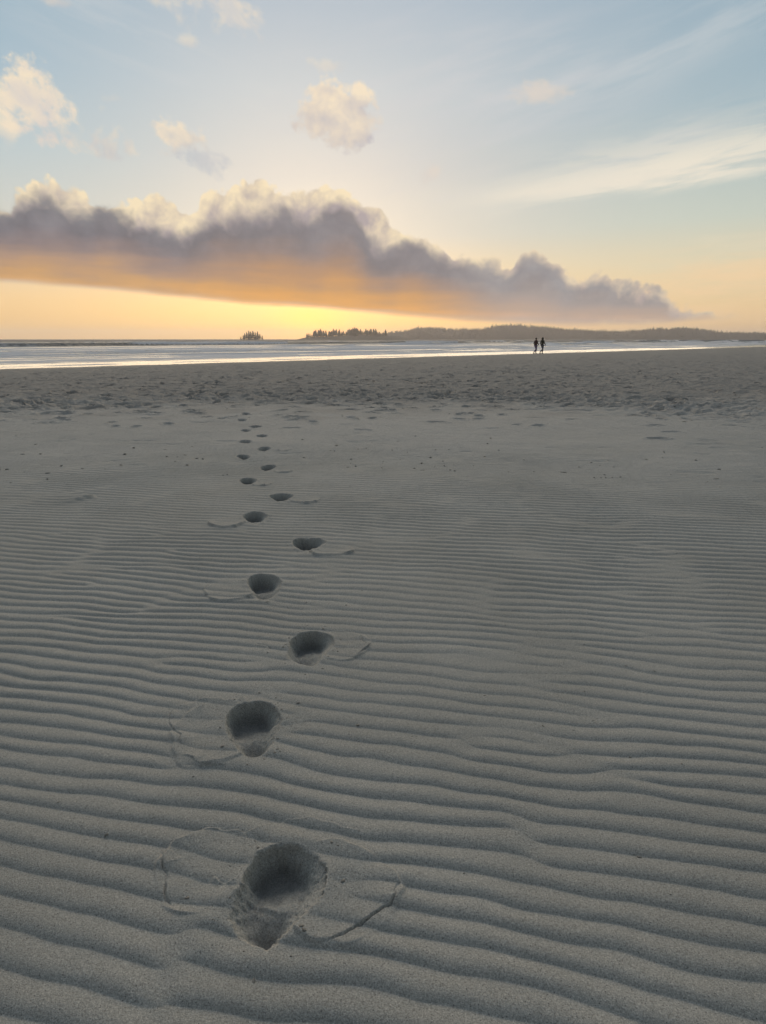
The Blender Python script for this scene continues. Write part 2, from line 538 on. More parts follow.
def in_poly(poly, X, Y):
    """signed distance, positive inside"""
    d = np.full(X.shape, 1e9); ins = np.zeros(X.shape, bool)
    n = len(poly)
    for i in range(n):
        a = poly[i]; b = poly[(i + 1) % n]
        e = b - a
        t = np.clip(((X - a[0]) * e[0] + (Y - a[1]) * e[1]) / (e @ e), 0, 1)
        d = np.minimum(d, np.hypot(X - a[0] - t * e[0], Y - a[1] - t * e[1]))
        c = (a[1] > Y) != (b[1] > Y)
        with np.errstate(divide='ignore', invalid='ignore'):
            xx = a[0] + (Y - a[1]) / (b[1] - a[1]) * e[0]
        ins ^= c & (X < xx)
    return np.where(ins, d, -d)


def rounded(poly, it=2):
    for _ in range(it):
        q = []
        for i in range(len(poly)):
            a, b = poly[i], poly[(i + 1) % len(poly)]
            q += [a * 0.75 + b * 0.25, a * 0.25 + b * 0.75]
        poly = np.array(q)
    return poly


# ------------------------------------------------------------------ the sand sheet
def radii():
    r = [0.30]
    while r[-1] < 3900:
        q = r[-1]
        if q < 0.8: d = 0.012
        elif q < 1.75: d = 0.0023
        elif q < 30: d = min(0.00085 * q * q, 0.0034 * q)
        elif q < 75: d = 0.0042 * q
        elif q < 300: d = 0.008 * q
        else: d = 0.06 * q
        r.append(q + d)
    return np.array(r)


def angles(step, lim):
    fine = np.arange(-lim, lim, step)
    rest = np.linspace(lim, 2 * math.pi - lim, 90, endpoint=False)
    return np.concatenate([fine, rest])


def fan(rr, aa):
    A, Rr = np.meshgrid(aa, rr)
    X = (Rr * np.sin(A)); Y = (Rr * np.cos(A))
    nr, na = X.shape
    i = np.arange(nr - 1)[:, None] * na
    j = np.arange(na)[None, :]
    jn = (j + 1) % na
    q = np.stack([i + j, i + jn, i + na + jn, i + na + j], -1).reshape(-1, 4)
    return X, Y, q                                # normals up


def beach_z(X, Y):
    s = shore(X, Y)
    up = np.clip(s / 27.0, 0, 1)
    z = SEA_Z * (1 - up) ** 1.6
    z = np.where(s < 0, SEA_Z + 0.02 * s, z)
    z = np.maximum(z, -4.0)
    back = np.clip((s - 62) / 40, 0, 1)
    return z + 3.0 * back * back * (0.6 + 0.8 * (vnoise(X * 0.04, Y * 0.04, 91)))


RR = radii(); AA = angles(0.0016, R(42))
SX, SY, SQ = fan(RR, AA)
SR = np.hypot(SX, SY)
Z = beach_z(SX, SY)
s_sh = shore(SX, SY)

near = smooth(SR, 17, 9.5) * (0.88 + 1.1 * np.clip(fbm(SX * 0.8 + 9, SY * 0.8, 3, 611), -0.5, 0.28))
rip_zone = near * smooth(fbm(SX * 0.35, SY * 0.35, 3, 61) + 0.55 * (1 - SR / 11), -0.35, 0.02)
rip = np.zeros_like(Z)
mk = SR < 16
rip[mk] = ripples(SX[mk], SY[mk])
ripamp = np.where(SR < 16, 0.0090 * rip_zone, 0)

# trampled, uneven sand farther off
tr_line = 10.6 + 2.6 * fbm(SX * 0.16, SY * 0.05, 3, 77) * 2
tramp = smooth(SR, tr_line, tr_line + 6.0) * smooth(s_sh, 3.0, 9.0)
mid = smooth(SR, 4.5, 9.5) * (1 - tramp)
far_fall = 1.0 / (1 + (SR / 120) ** 2)
lum = fbm(SX * 3.1, SY * 3.1, 4, 21, 0.68) * 0.135 + fbm(SX * 0.9, SY * 0.9, 3, 33) * 0.06
holes = smooth(fbm(SX * 2.4 + 4, SY * 3.4, 3, 55, 0.5), 0.06, 0.28)
band = np.exp(-((SR - 14.5 - 2.5 * fbm(SX * 0.12, SY * 0.02, 2, 19) * 2) / 2.2) ** 2)
Z = Z + tramp * far_fall * (lum * (0.75 + 0.9 * band) - holes * (0.038 + 0.06 * band))
Z = Z + mid * (fbm(SX * 1.7, SY * 2.3, 3, 71) * 0.015 - smooth(fbm(SX * 1.9 + 7, SY * 3.4, 3, 15), 0.22, 0.36) * 0.012)
Z = Z + smooth(SR, 0.2, 2) * fbm(SX * 0.5, SY * 0.5, 3, 27) * 0.025 * (SR < 60)
def stamp(px_, py_, th, ln, wd, dp):
    r0 = math.hypot(px_, py_); a0 = math.atan2(px_, py_)
    if abs(a0) > R(41): return
    i0, i1 = np.searchsorted(RR, [r0 - ln * 1.1, r0 + ln * 1.1])
    j0 = int((a0 - ln * 1.1 / r0 + R(42)) / 0.0016); j1 = int((a0 + ln * 1.1 / r0 + R(42)) / 0.0016) + 1
    j0 = max(j0, 0)
    x = SX[i0:i1 + 1, j0:j1] - px_; y = SY[i0:i1 + 1, j0:j1] - py_
    u = (x * math.cos(th) + y * math.sin(th)) / (ln / 2); v = (y * math.cos(th) - x * math.sin(th)) / (wd / 2)
    rho = np.sqrt(u * u + v * v)
    Z[i0:i1 + 1, j0:j1] += -dp * smooth(rho, 1.0, 0.62) + 0.32 * dp * np.exp(-((rho - 1.22) / 0.2) ** 2)


rs = random.Random(8)
for _ in range(5200):
    r0 = 9.5 + 55 * rs.random() ** 1.35
    a0 = rs.uniform(-0.70, 0.70)
    px_, py_ = r0 * math.sin(a0), r0 * math.cos(a0)
    dens = vnoise(np.array([px_ * 0.22]), np.array([py_ * 0.12]), 64)[0]
    keep_p = (0.06 + 0.9 * min(max((r0 - 10.5) / 4.5, 0), 1) ** 1.5) * (0.25 + dens)
    if rs.random() > keep_p or shore(px_, py_) < 3.5: continue
    big = rs.uniform(0.75, 1.25)
    stamp(px_, py_, rs.uniform(-0.6, 0.6) + rs.choice([0, 1.57, 0.8]), 0.29 * big, 0.15 * big, rs.uniform(0.03, 0.08) * min(1.0, 0.45 + max(r0 - 10.5, 0) / 7))
# low rills down to the water
Z = Z + (s_sh < 9) * (s_sh > -2) * (SR < 400) * fbm(SX * 0.35, SY * 0.35, 3, 82) * 0.02

flat = np.ones_like(Z)              # where the crust was pushed about the ripples are weaker
press = np.zeros_like(Z)
piece = np.full(Z.shape, -1, int)
rough_in = np.zeros_like(Z)
for idx, pr in enumerate(PRINTS):
    poly = rounded(P(pr['poly']))
    c = poly.mean(0)
    rad = np.abs(poly - c).max() + 0.9
    w = (np.abs(SX - c[0]) < rad) & (np.abs(SY - c[1]) < rad)
    X, Y = SX[w], SY[w]
    size = math.sqrt(abs(0.5 * sum(poly[i][0] * poly[i - 1][1] - poly[i - 1][0] * poly[i][1] for i in range(len(poly)))))
    jag = 0.020 * fbm(X * 24, Y * 24, 4, 100 + idx, 0.65) + 0.007 * fbm(X * 110, Y * 110, 2, 130 + idx)
    sd_ = in_poly(poly, X, Y) + jag * (1 if idx < 6 else 0.5)
    # the toe dug in at the far end under a steep wall; the floor climbs towards the heel
    y_far, y_near = poly[:, 1].max(), poly[:, 1].min()
    ty = (y_far - Y) / (y_far - y_near)
    ny = (Y - c[1]) / size
    wall = (0.034 + 0.012 * smooth(ny, 0.35, -0.5) + 0.040 * smooth(X - c[0], -0.02, 0.09) * smooth(ty, 0.75, 0.5)) * min(1.0, size / 0.2)
    (tb, dp, _w) = pr['bowls'][0]
    tilt = ty + 0.30 * (X - c[0]) / size
    floor = 0.84 * dp * (1.0 - 0.62 * smooth(tilt, 0.05, 0.70))
    for (b, d2, wt) in pr['bowls'][1:]:
        bx, by = ground(*b)
        sp = 0.22 * size
        floor = floor + 0.7 * d2 * np.exp(-(((X - bx) / sp) ** 2 + ((Y - by) / (1.2 * sp)) ** 2))
    prof = smooth(sd_, -0.004, wall) ** 0.75
    cut = floor * prof
    if idx == 0:      # ledge where the sole slid: a small ridge across, and a slope on the right
        a = np.array(ground(243, 889)); b = np.array(ground(286, 907))
        e = b - a; L = np.hypot(*e)
        tpar = ((X - a[0]) * e[0] + (Y - a[1]) * e[1]) / L / L
        dperp = ((X - a[0]) * e[1] - (Y - a[1]) * e[0]) / L
        cut -= 0.010 * np.exp(-(dperp / 0.03) ** 2) * smooth(tpar, -0.3, 0.1) * smooth(tpar, 1.25, 0.8)
        cut += 0.007 * smooth(dperp, -0.004, 0.008) * np.exp(-np.maximum(dperp, 0) / 0.05) * smooth(tpar, -0.1, 0.1) * smooth(tpar, 1.1, 0.95)
    inside = smooth(sd_, 0, 0.03)
    cut += inside * (0.013 * fbm(X * 34 + Y * 9, Y * 20 - X * 11, 4, 7 + idx, 0.6) + 0.004 * fbm(X * 120, Y * 70, 3, 9))
    lip = 0.010 * np.exp(-np.maximum(-sd_, 0) / 0.05) * (sd_ < 0.004)
    press[w] += -cut + lip * (0.5 + fbm(X * 12, Y * 12, 2, 40 + idx))
    flat[w] *= 1 - 0.9 * smooth(sd_, -0.03, 0.02)
    rough_in[w] = np.maximum(rough_in[w], smooth(sd_, -0.03, 0.01))
    for (pc, ph) in pr['plates']:
        qx, qy = ground(*pc)
        x0 = ground(pc[0] - ph[0], pc[1])[0]; x1 = ground(pc[0] + ph[0], pc[1])[0]
        y1 = ground(pc[0], pc[1] - ph[1])[1]; y0 = ground(pc[0], pc[1] + ph[1])[1]
        rx, ry = (x1 - x0) / 2, (y1 - y0) / 2
        rho = np.sqrt(((X - qx) / rx) ** 2 + ((Y - qy) / ry) ** 2) + 0.5 * fbm(X * 7, Y * 7, 3, 200 + idx, 0.55)
        ins = smooth(rho, 1.04, 0.97)
        far_side = (Y - qy) / ry
        nearw = smooth(far_side, 0.55, -0.7) * (0.35 + 1.1 * vnoise(X * 11, Y * 11, 230 + idx))
        lift = 0.0068 if idx < 3 else 0.015
        if idx < 3: nearw = np.clip(-0.30 + 1.7 * vnoise(X * 10, Y * 10, 260 + idx), 0, 1)
        press[w] += ins * lift * rho ** 2 * nearw
        flat[w] *= 1 - 0.45 * smooth(rho, 1.15, 0.7)
    # faces that belong to the footprint
    lab = piece[w]
    lab[sd_ > -0.012] = idx
    piece[w] = lab

for ci, (pts, rise, side, gap) in enumerate(CRACKS):
    pl = P(pts)
    for _ in range(2):                              # finer, uneven line
        q = [pl[0]]
        for i in range(len(pl) - 1):
            m_ = (pl[i] + pl[i + 1]) / 2
            e = pl[i + 1] - pl[i]
            q += [m_ + np.array([-e[1], e[0]]) * rng.uniform(-0.14, 0.14), pl[i + 1]]
        pl = np.array(q)
    w = (SX > pl[:, 0].min() - 0.3) & (SX < pl[:, 0].max() + 0.3) & (SY > pl[:, 1].min() - 0.3) & (SY < pl[:, 1].max() + 0.3)
    X, Y = SX[w], SY[w]
    best = np.full(X.shape, 1e9); sg = np.zeros(X.shape); along = np.zeros(X.shape)
    nseg = len(pl) - 1
    for i in range(nseg):
        a, b = pl[i], pl[i + 1]
        e = b - a; L = np.hypot(*e)
        t = ((X - a[0]) * e[0] + (Y - a[1]) * e[1]) / L / L
        tc = np.clip(t, 0, 1)
        dist = np.hypot(X - a[0] - tc * e[0], Y - a[1] - tc * e[1])
        perp = ((X - a[0]) * e[1] - (Y - a[1]) * e[0]) / L
        c = dist < best - 1e-9
        best[c] = dist[c]; sg[c] = np.sign(perp[c]) * side; along[c] = ((i + t) / nseg)[c]
    endw = smooth(along, -0.02, 0.14) * smooth(along, 1.02, 0.86)
    wob = 0.45 + 1.1 * vnoise(along * 7, along * 0, 400 + ci)
    sdv = best * sg
    groove = -gap * np.exp(-(sdv / 0.0022) ** 2) * wob
    up = rise * smooth(sdv, 0.0, 0.003) * np.exp(-np.maximum(sdv, 0) / 0.05) * wob
    press[w] += endw * (groove + up)

# a raised streak of sand left of the track
a = np.array(ground(45, 508)); b = np.array(ground(94, 496))
e = b - a; L = np.hypot(*e)
t = ((SX - a[0]) * e[0] + (SY - a[1]) * e[1]) / L / L
pp = ((SX - a[0]) * e[1] - (SY - a[1]) * e[0]) / L
press += 0.028 * smooth(t, 0.1, 0.9) * smooth(t, 1.03, 0.98) * np.exp(-np.maximum(-pp, 0) / 0.22) * smooth(pp, 0.05, -0.02)

Z = Z + ripamp * rip * flat + press
# small unevenness everywhere near
Z += (SR < 14) * 0.0022 * fbm(SX * 14, SY * 14, 3, 501)

COS = np.stack([SX, SY, Z], -1)
# normals of the whole sheet, so that the separate footprints shade without a seam
dr_ = np.gradient(COS, axis=0)
da_ = (np.roll(COS, -1, 1) - np.roll(COS, 1, 1)) / 2
NR = np.cross(da_, dr_)
NR /= np.linalg.norm(NR, axis=-1, keepdims=True) + 1e-12
NR[NR[..., 2] < 0] *= -1

# ------------------------------------------------------------------ sand material
def sand_material():
    mt, N, b = new_mat('grey_sand')
    g = N.node('ShaderNodeNewGeometry')
    pos = g.outputs['Position']
    x, y, z = N.sep(pos)
    fine = N.noise(pos, 430, 3, 0.75)
    grain = N.noise(pos, 210, 2, 0.7)
    blotch = N.noise(N.vm('MULTIPLY', pos, (1, 1, 0.2)), 1.1, 5, 0.6)
    broad = N.noise(N.vm('MULTIPLY', pos, (0.16, 0.16, 0.0)), 1.0, 4, 0.6)
    base = N.mix(N.step(blotch, 0.3, 0.7), (0.412, 0.380, 0.325), (0.495, 0.457, 0.394))
    base = N.mix(N.step(N.add(broad, N.step(y, 2.5, 11, -0.25, 0.25, kind='LINEAR')), 0.35, 0.75), base, (0.560, 0.508, 0.440))
    base = N.mix(N.mul(N.step(N.add(y, N.mul(N.sub(blotch, 0.5), 12.0)), 9.5, 17.0), 0.85), base, N.mix(blotch, (0.265, 0.228, 0.192), (0.45, 0.388, 0.325)))
    gr = N.step(fine, 0.30, 0.70, 0.55, 1.45, kind='LINEAR')
    gr2 = N.step(grain, 0.3, 0.7, 0.72, 1.28, kind='LINEAR')
    base = N.mix(1.0, base, N.xyz(gr, gr, gr), 'MULTIPLY')
    base = N.mix(1.0, base, N.xyz(gr2, gr2, gr2), 'MULTIPLY')
    # dark mineral grains
    vo = N.node('ShaderNodeTexVoronoi', feature='F1')
    N.put(vo.inputs['Vector'], pos); vo.inputs['Scale'].default_value = 260
    wn = N.sep(vo.outputs['Color'])[0]
    dark = N.mul(N.step(wn, 0.93, 0.94), N.step(vo.outputs['Distance'], 0.42, 0.25))
    base = N.mix(N.mul(dark, 0.75), base, (0.05, 0.05, 0.055))
    lightg = N.mul(N.step(wn, 0.06, 0.05), N.step(vo.outputs['Distance'], 0.42, 0.25))
    base = N.mix(N.mul(lightg, 0.6), base, (0.55, 0.53, 0.5))
    # shade painted into the prints by depth, and wet sand at the water's edge
    pit_shade = N.node('ShaderNodeAttribute', attribute_name='pit_shade').outputs['Fac']
    s = N.m('DIVIDE', N.sub(N.add(61.0, N.mul(x, 1.04)), y), 1.4428)
    edge = N.add(s, N.mul(N.sub(N.noise(pos, 0.25, 4, 0.6), 0.5), 5.0))
    wet = N.step(edge, 5.5, 1.0)
    base = N.mix(N.mul(pit_shade, 0.55), base, (0.10, 0.10, 0.098))
    base = N.mix(N.mul(wet, 0.8), base, (0.09, 0.09, 0.08))
    N.put(b.inputs['Base Color'], base)
    N.put(b.inputs['Roughness'], N.m('MAXIMUM', N.step(wet, 0, 1, 0.85, 0.5, kind='LINEAR'), 0.2))
    b.inputs['Specular IOR Level'].default_value = 0.25
    bn = N.node('ShaderNodeBump')
    bn.inputs['Strength'].default_value = 0.55
    bn.inputs['Distance'].default_value = 0.0016
    N.put(bn.inputs['Height'], N.add(fine, N.mul(grain, 1.4)))
    # clumped, pitted crust farther away where the mesh is coarser
    far = N.step(y, 5.0, 12.0)
    lump = N.noise(pos, 7.0, 6, 0.72)
    b2 = N.node('ShaderNodeBump')
    b2.inputs['Distance'].default_value = 0.03
    N.put(b2.inputs['Strength'], N.mul(far, 0.9))
    N.put(b2.inputs['Height'], lump)
    N.t.links.new(bn.outputs[0], b2.inputs['Normal'])
    N.t.links.new(b2.outputs[0], b.inputs['Normal'])
    return mt


SAND = sand_material()
flatco = COS.reshape(-1, 3); flatn = NR.reshape(-1, 3)
pit_shade_v = np.clip(rough_in * smooth(-press, 0.015, 0.075), 0, 1).ravel()  # deeper parts of a print get darker colour, as painted shade
pv = piece.ravel()
fp = pv[SQ]
face_piece = np.where((fp == fp[:, :1]).all(1), fp[:, 0], -1)


def cut_piece(name, sel):
    q = SQ[sel]
    used, inv = np.unique(q.ravel(), return_inverse=True)
    me = quad_mesh(name, flatco[used], inv.reshape(-1, 4), SAND, {'pit_shade': pit_shade_v[used]}, flatn[used])
    return link(bpy.data.objects.new(name, me))


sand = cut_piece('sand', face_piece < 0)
tag(sand, 'grey beach sand with wind ripples and a trampled strip toward the water', 'sand', kind='structure')

FL = [
    'largest footprint, nearest the camera, with a dark deep toe and a small second pocket',
    'second footprint from the camera, heart shaped, cracked sand crust on its near left side',
    'third footprint from the camera, right of the track with a short crack beyond it',
    'fourth footprint from the camera, with a raised flake of crust to its left',
    'fifth footprint from the camera, wide and dark with a tilted flake to its right',
    'sixth footprint from the camera, left of the track with a thin flake beside it',
    'seventh footprint from the camera, on the right of the track with a low flake',
    'eighth footprint from the camera, a small dark hollow on the left of the track',
    'ninth footprint from the camera, where the ripples fade, right of the track',
    'tenth footprint from the camera, left side, on nearly smooth pale sand',
    'eleventh footprint from the camera, thin dark hollow on the right side',
    'twelfth footprint from the camera, thin dark slit left on smooth sand',
    'thirteenth footprint from the camera, flat slit on the right side',
    'fourth footprint from the far end of the track, a short dark dash',
    'third footprint from the far end of the track, thin and offset right',
    'second footprint from the far end of the track, a tiny dash to the left',
    'farthest footprint of the track, just short of the trampled sand',
]
for idx in range(len(PRINTS)):
    sel = face_piece == idx
    if sel.sum() < 4: continue
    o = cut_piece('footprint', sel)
    tag(o, FL[idx], 'footprint', 'footprints leading away over the rippled sand')

# ------------------------------------------------------------------ loose lumps of sand and weed scraps
def clods():
    mt, N, b = new_mat('sand_clod')
    pos = N.node('ShaderNodeNewGeometry').outputs['Position']
    n = N.noise(pos, 60, 4, 0.6)
    N.put(b.inputs['Base Color'], N.mix(n, (0.20, 0.18, 0.15), (0.38, 0.34, 0.28)))
    b.inputs['Roughness'].default_value = 0.95
    base = [(-1, 0, 0), (1, 0, 0), (0, -1, 0), (0, 1, 0), (0, 0, 1), (0.7, 0.7, 0.5), (-0.7, 0.7, 0.5), (-0.7, -0.7, 0.5), (0.7, -0.7, 0.5), (0, 0, -0.4)]
    fs = [(4, 5, 6), (4, 6, 7), (4, 7, 8), (4, 8, 5), (1, 3, 5), (3, 6, 5), (3, 0, 6), (0, 7, 6), (0, 2, 7), (2, 8, 7), (2, 1, 8), (1, 5, 8), (9, 3, 1), (9, 0, 3), (9, 2, 0), (9, 1, 2)]
    V, Fc = [], []
    pts = []
    for _ in range(900):
        rr = 6.5 + 24 * random.random() ** 1.3
        aa = random.uniform(-0.62, 0.62)
        if vnoise(np.array([rr * 0.5]), np.array([aa * 9]), 3)[0] < 0.47: continue
        pts.append((rr * math.sin(aa), rr * math.cos(aa), random.uniform(0.003, 0.011) * (1 + rr / 18)))
    for _ in range(110):
        rr = random.uniform(1.2, 7.5); aa = random.uniform(-0.55, 0.55)
        pts.append((rr * math.sin(aa), rr * math.cos(aa), random.uniform(0.0015, 0.004)))
    for k_, pr in enumerate(PRINTS[:6]):
        pl = rounded(P(pr['poly']))
        cc = pl.mean(0)
        for _ in range(26 if k_ < 3 else 12):
            q_ = pl[random.randrange(len(pl))]
            e_ = q_ + (q_ - cc) * random.uniform(0.06, 0.45)
            pts.append((e_[0], e_[1], random.uniform(0.0012, 0.0042)))
    for (px_, py_, sz) in pts:
        ri = min(np.searchsorted(RR, math.hypot(px_, py_)), len(RR) - 1)
        ai = min(np.searchsorted(AA, math.atan2(px_, py_)), len(AA) - 1)
        if piece[ri, ai] >= 0: continue
        zz = Z[ri, ai]
        th = random.uniform(0, 6.28); c, s = math.cos(th), math.sin(th)
        sx, sy, sz2 = sz * random.uniform(0.8, 2.4), sz * random.uniform(0.6, 1.2), sz * random.uniform(0.35, 0.8)
        k = len(V)
        for v in base:
            j = [q * random.uniform(0.7, 1.25) for q in v]
            X_, Y_ = j[0] * sx, j[1] * sy
            V.append((px_ + X_ * c - Y_ * s, py_ + X_ * s + Y_ * c, zz + j[2] * sz2 + sz2 * 0.1))
        Fc += [tuple(i + k for i in f) for f in fs]
    o = mesh_obj('sand_clods', V, Fc, mt, smooth=True)
    tag(o, 'loose lumps and crumbs of dark sand scattered over the beach', 'clods', kind='stuff')


clods()

# ------------------------------------------------------------------ the sea
def sea():
    r = [22.0]
    while r[-1] < 3900:
        q = r[-1]
        r.append(q + min(0.0004 * q * q, (0.0038 if q < 280 else 0.008) * q) if q < 900 else q * 1.05)
    rr = np.array(r)
    aa = angles(0.0022, R(46))
    X, Y, Q = fan(rr, aa)
    s = -shore(X, Y)                                # metres out from the edge
    al = (X * 1.04 + Y) / 1.4428                    # metres along the shore
    out = np.clip(s, 0, None)
    ws = s + 9 * fbm(al * 0.012, s * 0.02, 3, 5) * 2 + 3 * fbm(al * 0.06, s * 0.04, 2, 6)
    L = 33.0
    ph = (ws / L) % 1.0
    crest = np.exp(-((ph - 0.5) / 0.13) ** 2)
    crest = np.where(ph < 0.5, np.exp(-((ph - 0.5) / 0.036) ** 2), np.exp(-((ph - 0.5) / 0.16) ** 2))
    ridge_id = np.floor(ws / L)
    along = smooth(vnoise(al * 0.045 + ridge_id * 7.3, ridge_id * 3.7, 12), 0.40, 0.75)
    env = smooth(s, 26, 75) * (0.35 + 0.65 * smooth(s, 400, 120))
    Zs = env * crest * (0.14 + 0.74 * along)
    # small bores on the flat
    ws2 = s + 5 * fbm(al * 0.03, s * 0.05, 3, 15) * 2
    ph2 = (ws2 / 8.0) % 1.0
    bore = np.where(ph2 < 0.5, np.exp(-((ph2 - 0.5) / 0.06) ** 2), np.exp(-((ph2 - 0.5) / 0.3) ** 2))
    bore_env = smooth(s, 8, 22) * smooth(s, 90, 40)
    Zs += bore_env * bore * 0.14 * smooth(vnoise(al * 0.03 + np.floor(ws2 / 8) * 5.1, np.floor(ws2 / 8) * 1.3, 9), 0.25, 0.6)
    Zs += smooth(s, 3, 30) * 0.035 * fbm(X * 0.5, Y * 0.5, 4, 31, 0.6) * (1 / (1 + (np.hypot(X, Y) / 500)))
    # foam cover
    broke = smooth(vnoise(al * 0.035 + ridge_id * 3.1, ridge_id * 9.7, 28), 0.42, 0.58)
    fo = env * smooth(crest, 0.22, 0.5) * broke * smooth(s, 420, 150)
    trail = np.where(ph > 0.5, np.exp(-(ph - 0.5) / 0.25), 0) * along * broke * smooth(s, 30, 60) * smooth(s, 190, 90)
    fo = np.maximum(fo, 0.75 * trail)
    fo = np.maximum(fo, bore_env * smooth(bore, 0.3, 0.8) * 0.9)
    sheets = smooth(fbm(al * 0.05, s * 0.22, 4, 70, 0.6), -0.14, 0.10)
    fo = np.maximum(fo, sheets * smooth(s, 3, 12) * smooth(s, 140, 80) * 0.9)
    fo = np.maximum(fo, 0.55 * smooth(s, 0.2, 1.5) * smooth(s, 4, 2.0) * smooth(fbm(al * 0.3, s * 0.5, 2, 72), -0.1, 0.2))
    fo = np.maximum(fo, smooth(s, 2.5, 7) * smooth(s, 70, 40) * np.clip(0.24 + 2.8 * fbm(al * 0.02, s * 0.5, 4, 170, 0.62), 0.03, 1))
    Zz = SEA_Z + 0.02 + Zs
    keep = (s.ravel()[Q] > -1.6).all(1)
    Q = Q[keep]
    used, inv = np.unique(Q.ravel(), return_inverse=True)
    CO = np.stack([X, Y, Zz], -1).reshape(-1, 3)
    mt, N, b = new_mat('sea_water')
    pos = N.node('ShaderNodeNewGeometry').outputs['Position']
    foam = N.node('ShaderNodeAttribute', attribute_name='foam').outputs['Fac']
    dep = N.node('ShaderNodeAttribute', attribute_name='seaward').outputs['Fac']
    rot = N.node('ShaderNodeMapping')
    rot.inputs['Rotation'].default_value = (0, 0, R(-46))
    N.put(rot.inputs['Vector'], pos)
    lace = N.noise(N.vm('MULTIPLY', rot.outputs[0], (0.5, 1.6, 1)), 0.9, 6, 0.65)
    f = N.step(N.add(N.mul(foam, 1.1), N.mul(N.sub(lace, 0.5), 1.2)), 0.22, 0.80)
    f = N.mul(f, N.step(foam, 0.02, 0.15))
    c = N.mix(dep, (0.10, 0.11, 0.10), (0.035, 0.055, 0.065))
    N.put(b.inputs['Base Color'], N.mix(f, c, (0.88, 0.84, 0.82)))
    N.put(b.inputs['Roughness'], N.mix(f, N.add(N.step(dep, 0, 1, 0.16, 0.24, kind='LINEAR'), N.step(N.sep(pos)[1], 90, 500, 0.0, 0.4)), (0.8, 0.8, 0.8)))
    b.inputs['IOR'].default_value = 1.333
    b.inputs['Specular IOR Level'].default_value = 0.4
    bn = N.node('ShaderNodeBump')
    bn.inputs['Distance'].default_value = 0.25
    N.put(bn.inputs['Strength'], N.step(dep, 0, 1, 0.42, 0.75, kind='LINEAR'))
    chop = N.noise(N.vm('MULTIPLY', rot.outputs[0], (0.7, 1.5, 1)), 1.1, 5, 0.6)
    N.put(bn.inputs['Height'], chop)
    N.t.links.new(bn.outputs[0], b.inputs['Normal'])
    me = quad_mesh('sea', CO[used], inv.reshape(-1, 4), mt,
                   {'foam': fo.ravel()[used], 'seaward': smooth(s, 2, 45).ravel()[used]})
    o = link(bpy.data.objects.new('sea', me))
    tag(o, 'grey sea with rows of white breakers and a thin bright swash', 'sea', kind='structure')


sea()

# ------------------------------------------------------------------ land across the water
def land_material():
    mt, N, b = new_mat('wooded_ground')
    pos = N.node('ShaderNodeNewGeometry').outputs['Position']
    n = N.noise(pos, 0.05, 5, 0.6)
    N.put(b.inputs['Base Color'], N.mix(n, (0.035, 0.042, 0.026), (0.075, 0.070, 0.045)))
    b.inputs['Roughness'].default_value = 0.95
    return mt


LAND = land_material()
mtf, Nf, bf = new_mat('conifer_needles')
nf_ = Nf.noise(Nf.node('ShaderNodeNewGeometry').outputs['Position'], 0.6, 3, 0.6)
Nf.put(bf.inputs['Base Color'], Nf.mix(nf_, (0.030, 0.042, 0.022), (0.075, 0.085, 0.040)))
bf.inputs['Roughness'].default_value = 0.9
mtb, Nb_, bb = new_mat('conifer_bark')
nb_ = Nb_.noise(Nb_.node('ShaderNodeNewGeometry').outputs['Position'], 2.0, 4, 0.6)
Nb_.put(bb.inputs['Base Color'], Nb_.mix(nb_, (0.06, 0.045, 0.035), (0.12, 0.095, 0.075)))
bb.inputs['Roughness'].default_value = 0.95


def ridge(name, D, tops, depth, inset_px, label, z_low=SEA_Z - 1.5):
    """a strip of land seen end on: crest heights read from the skyline, real depth front to back"""
    us = np.array([p[0] for p in tops], float); vs = np.array([p[1] for p in tops], float)
    nu, ny = 160, 22
    U = np.linspace(us[0], us[-1], nu)
    Vt = np.interp(U, us, vs) + inset_px
    co_ = np.zeros((ny, nu, 3))
    top_z = np.zeros(nu); xs = np.zeros(nu)
    for i, (u, v) in enumerate(zip(U, Vt)):
        d = ray(u, V_HOR)
        slope = d[0] / d[1]
        hgt = EYE + (D + depth * 0.45) * (V_HOR - v) / F / (math.cos(PITCH) ** 2) * 1.0
        for j in range(ny):
            t = j / (ny - 1)
            yy = D + depth * t
            sh_ = math.sin(math.pi * min(max(t, 0), 1)) ** 0.7
            n = 1 + 0.22 * (vnoise(np.array([U[i] * 0.11]), np.array([t * 4]), int(D))[0] - 0.5) * (1 - abs(2 * t - 0.9))
            co_[j, i] = (slope * yy, yy, z_low + max(hgt - z_low, 0.3) * sh_ * n)
    q = []
    for j in range(ny - 1):
        for i in range(nu - 1):
            a = j * nu + i
            q.append((a, a + 1, a + nu + 1, a + nu))
    me = quad_mesh(name, co_.reshape(-1, 3), np.array(q), LAND)
    o = link(bpy.data.objects.new(name, me))
    tag(o, label, 'land', kind='structure')
    return co_


HILL = [(372, 340.5), (383, 335), (400, 333.5), (415, 331), (430, 330.2), (450, 331), (470, 332), (480, 331), (495, 329), (520, 327.6), (536, 328.6), (560, 331.2), (600, 333), (625, 333.6), (640, 332),
        (660, 331), (682, 330), (700, 331.5), (720, 334.2), (745, 334.6), (800, 334.6), (900, 336)]
HEAD = [(292, 340.5), (303, 337.6), (312, 336.6), (330, 336.2), (350, 335.6), (368, 335.2), (385, 335.4), (398, 336), (412, 339)]
ISLE = [(236, 340.6), (241, 339.2), (250, 338.5), (258, 338.8), (266, 339.8), (270, 340.6)]
hill_co = ridge('hills', 1800, HILL, 400, 0.0, 'long low wooded hills across the water')
head_co = ridge('headland', 1250, HEAD, 180, 0.3, 'low headland in front of the setting sun')
isle_co = ridge('island', 1180, ISLE, 80, 0.3, 'tiny islet left of the headland')


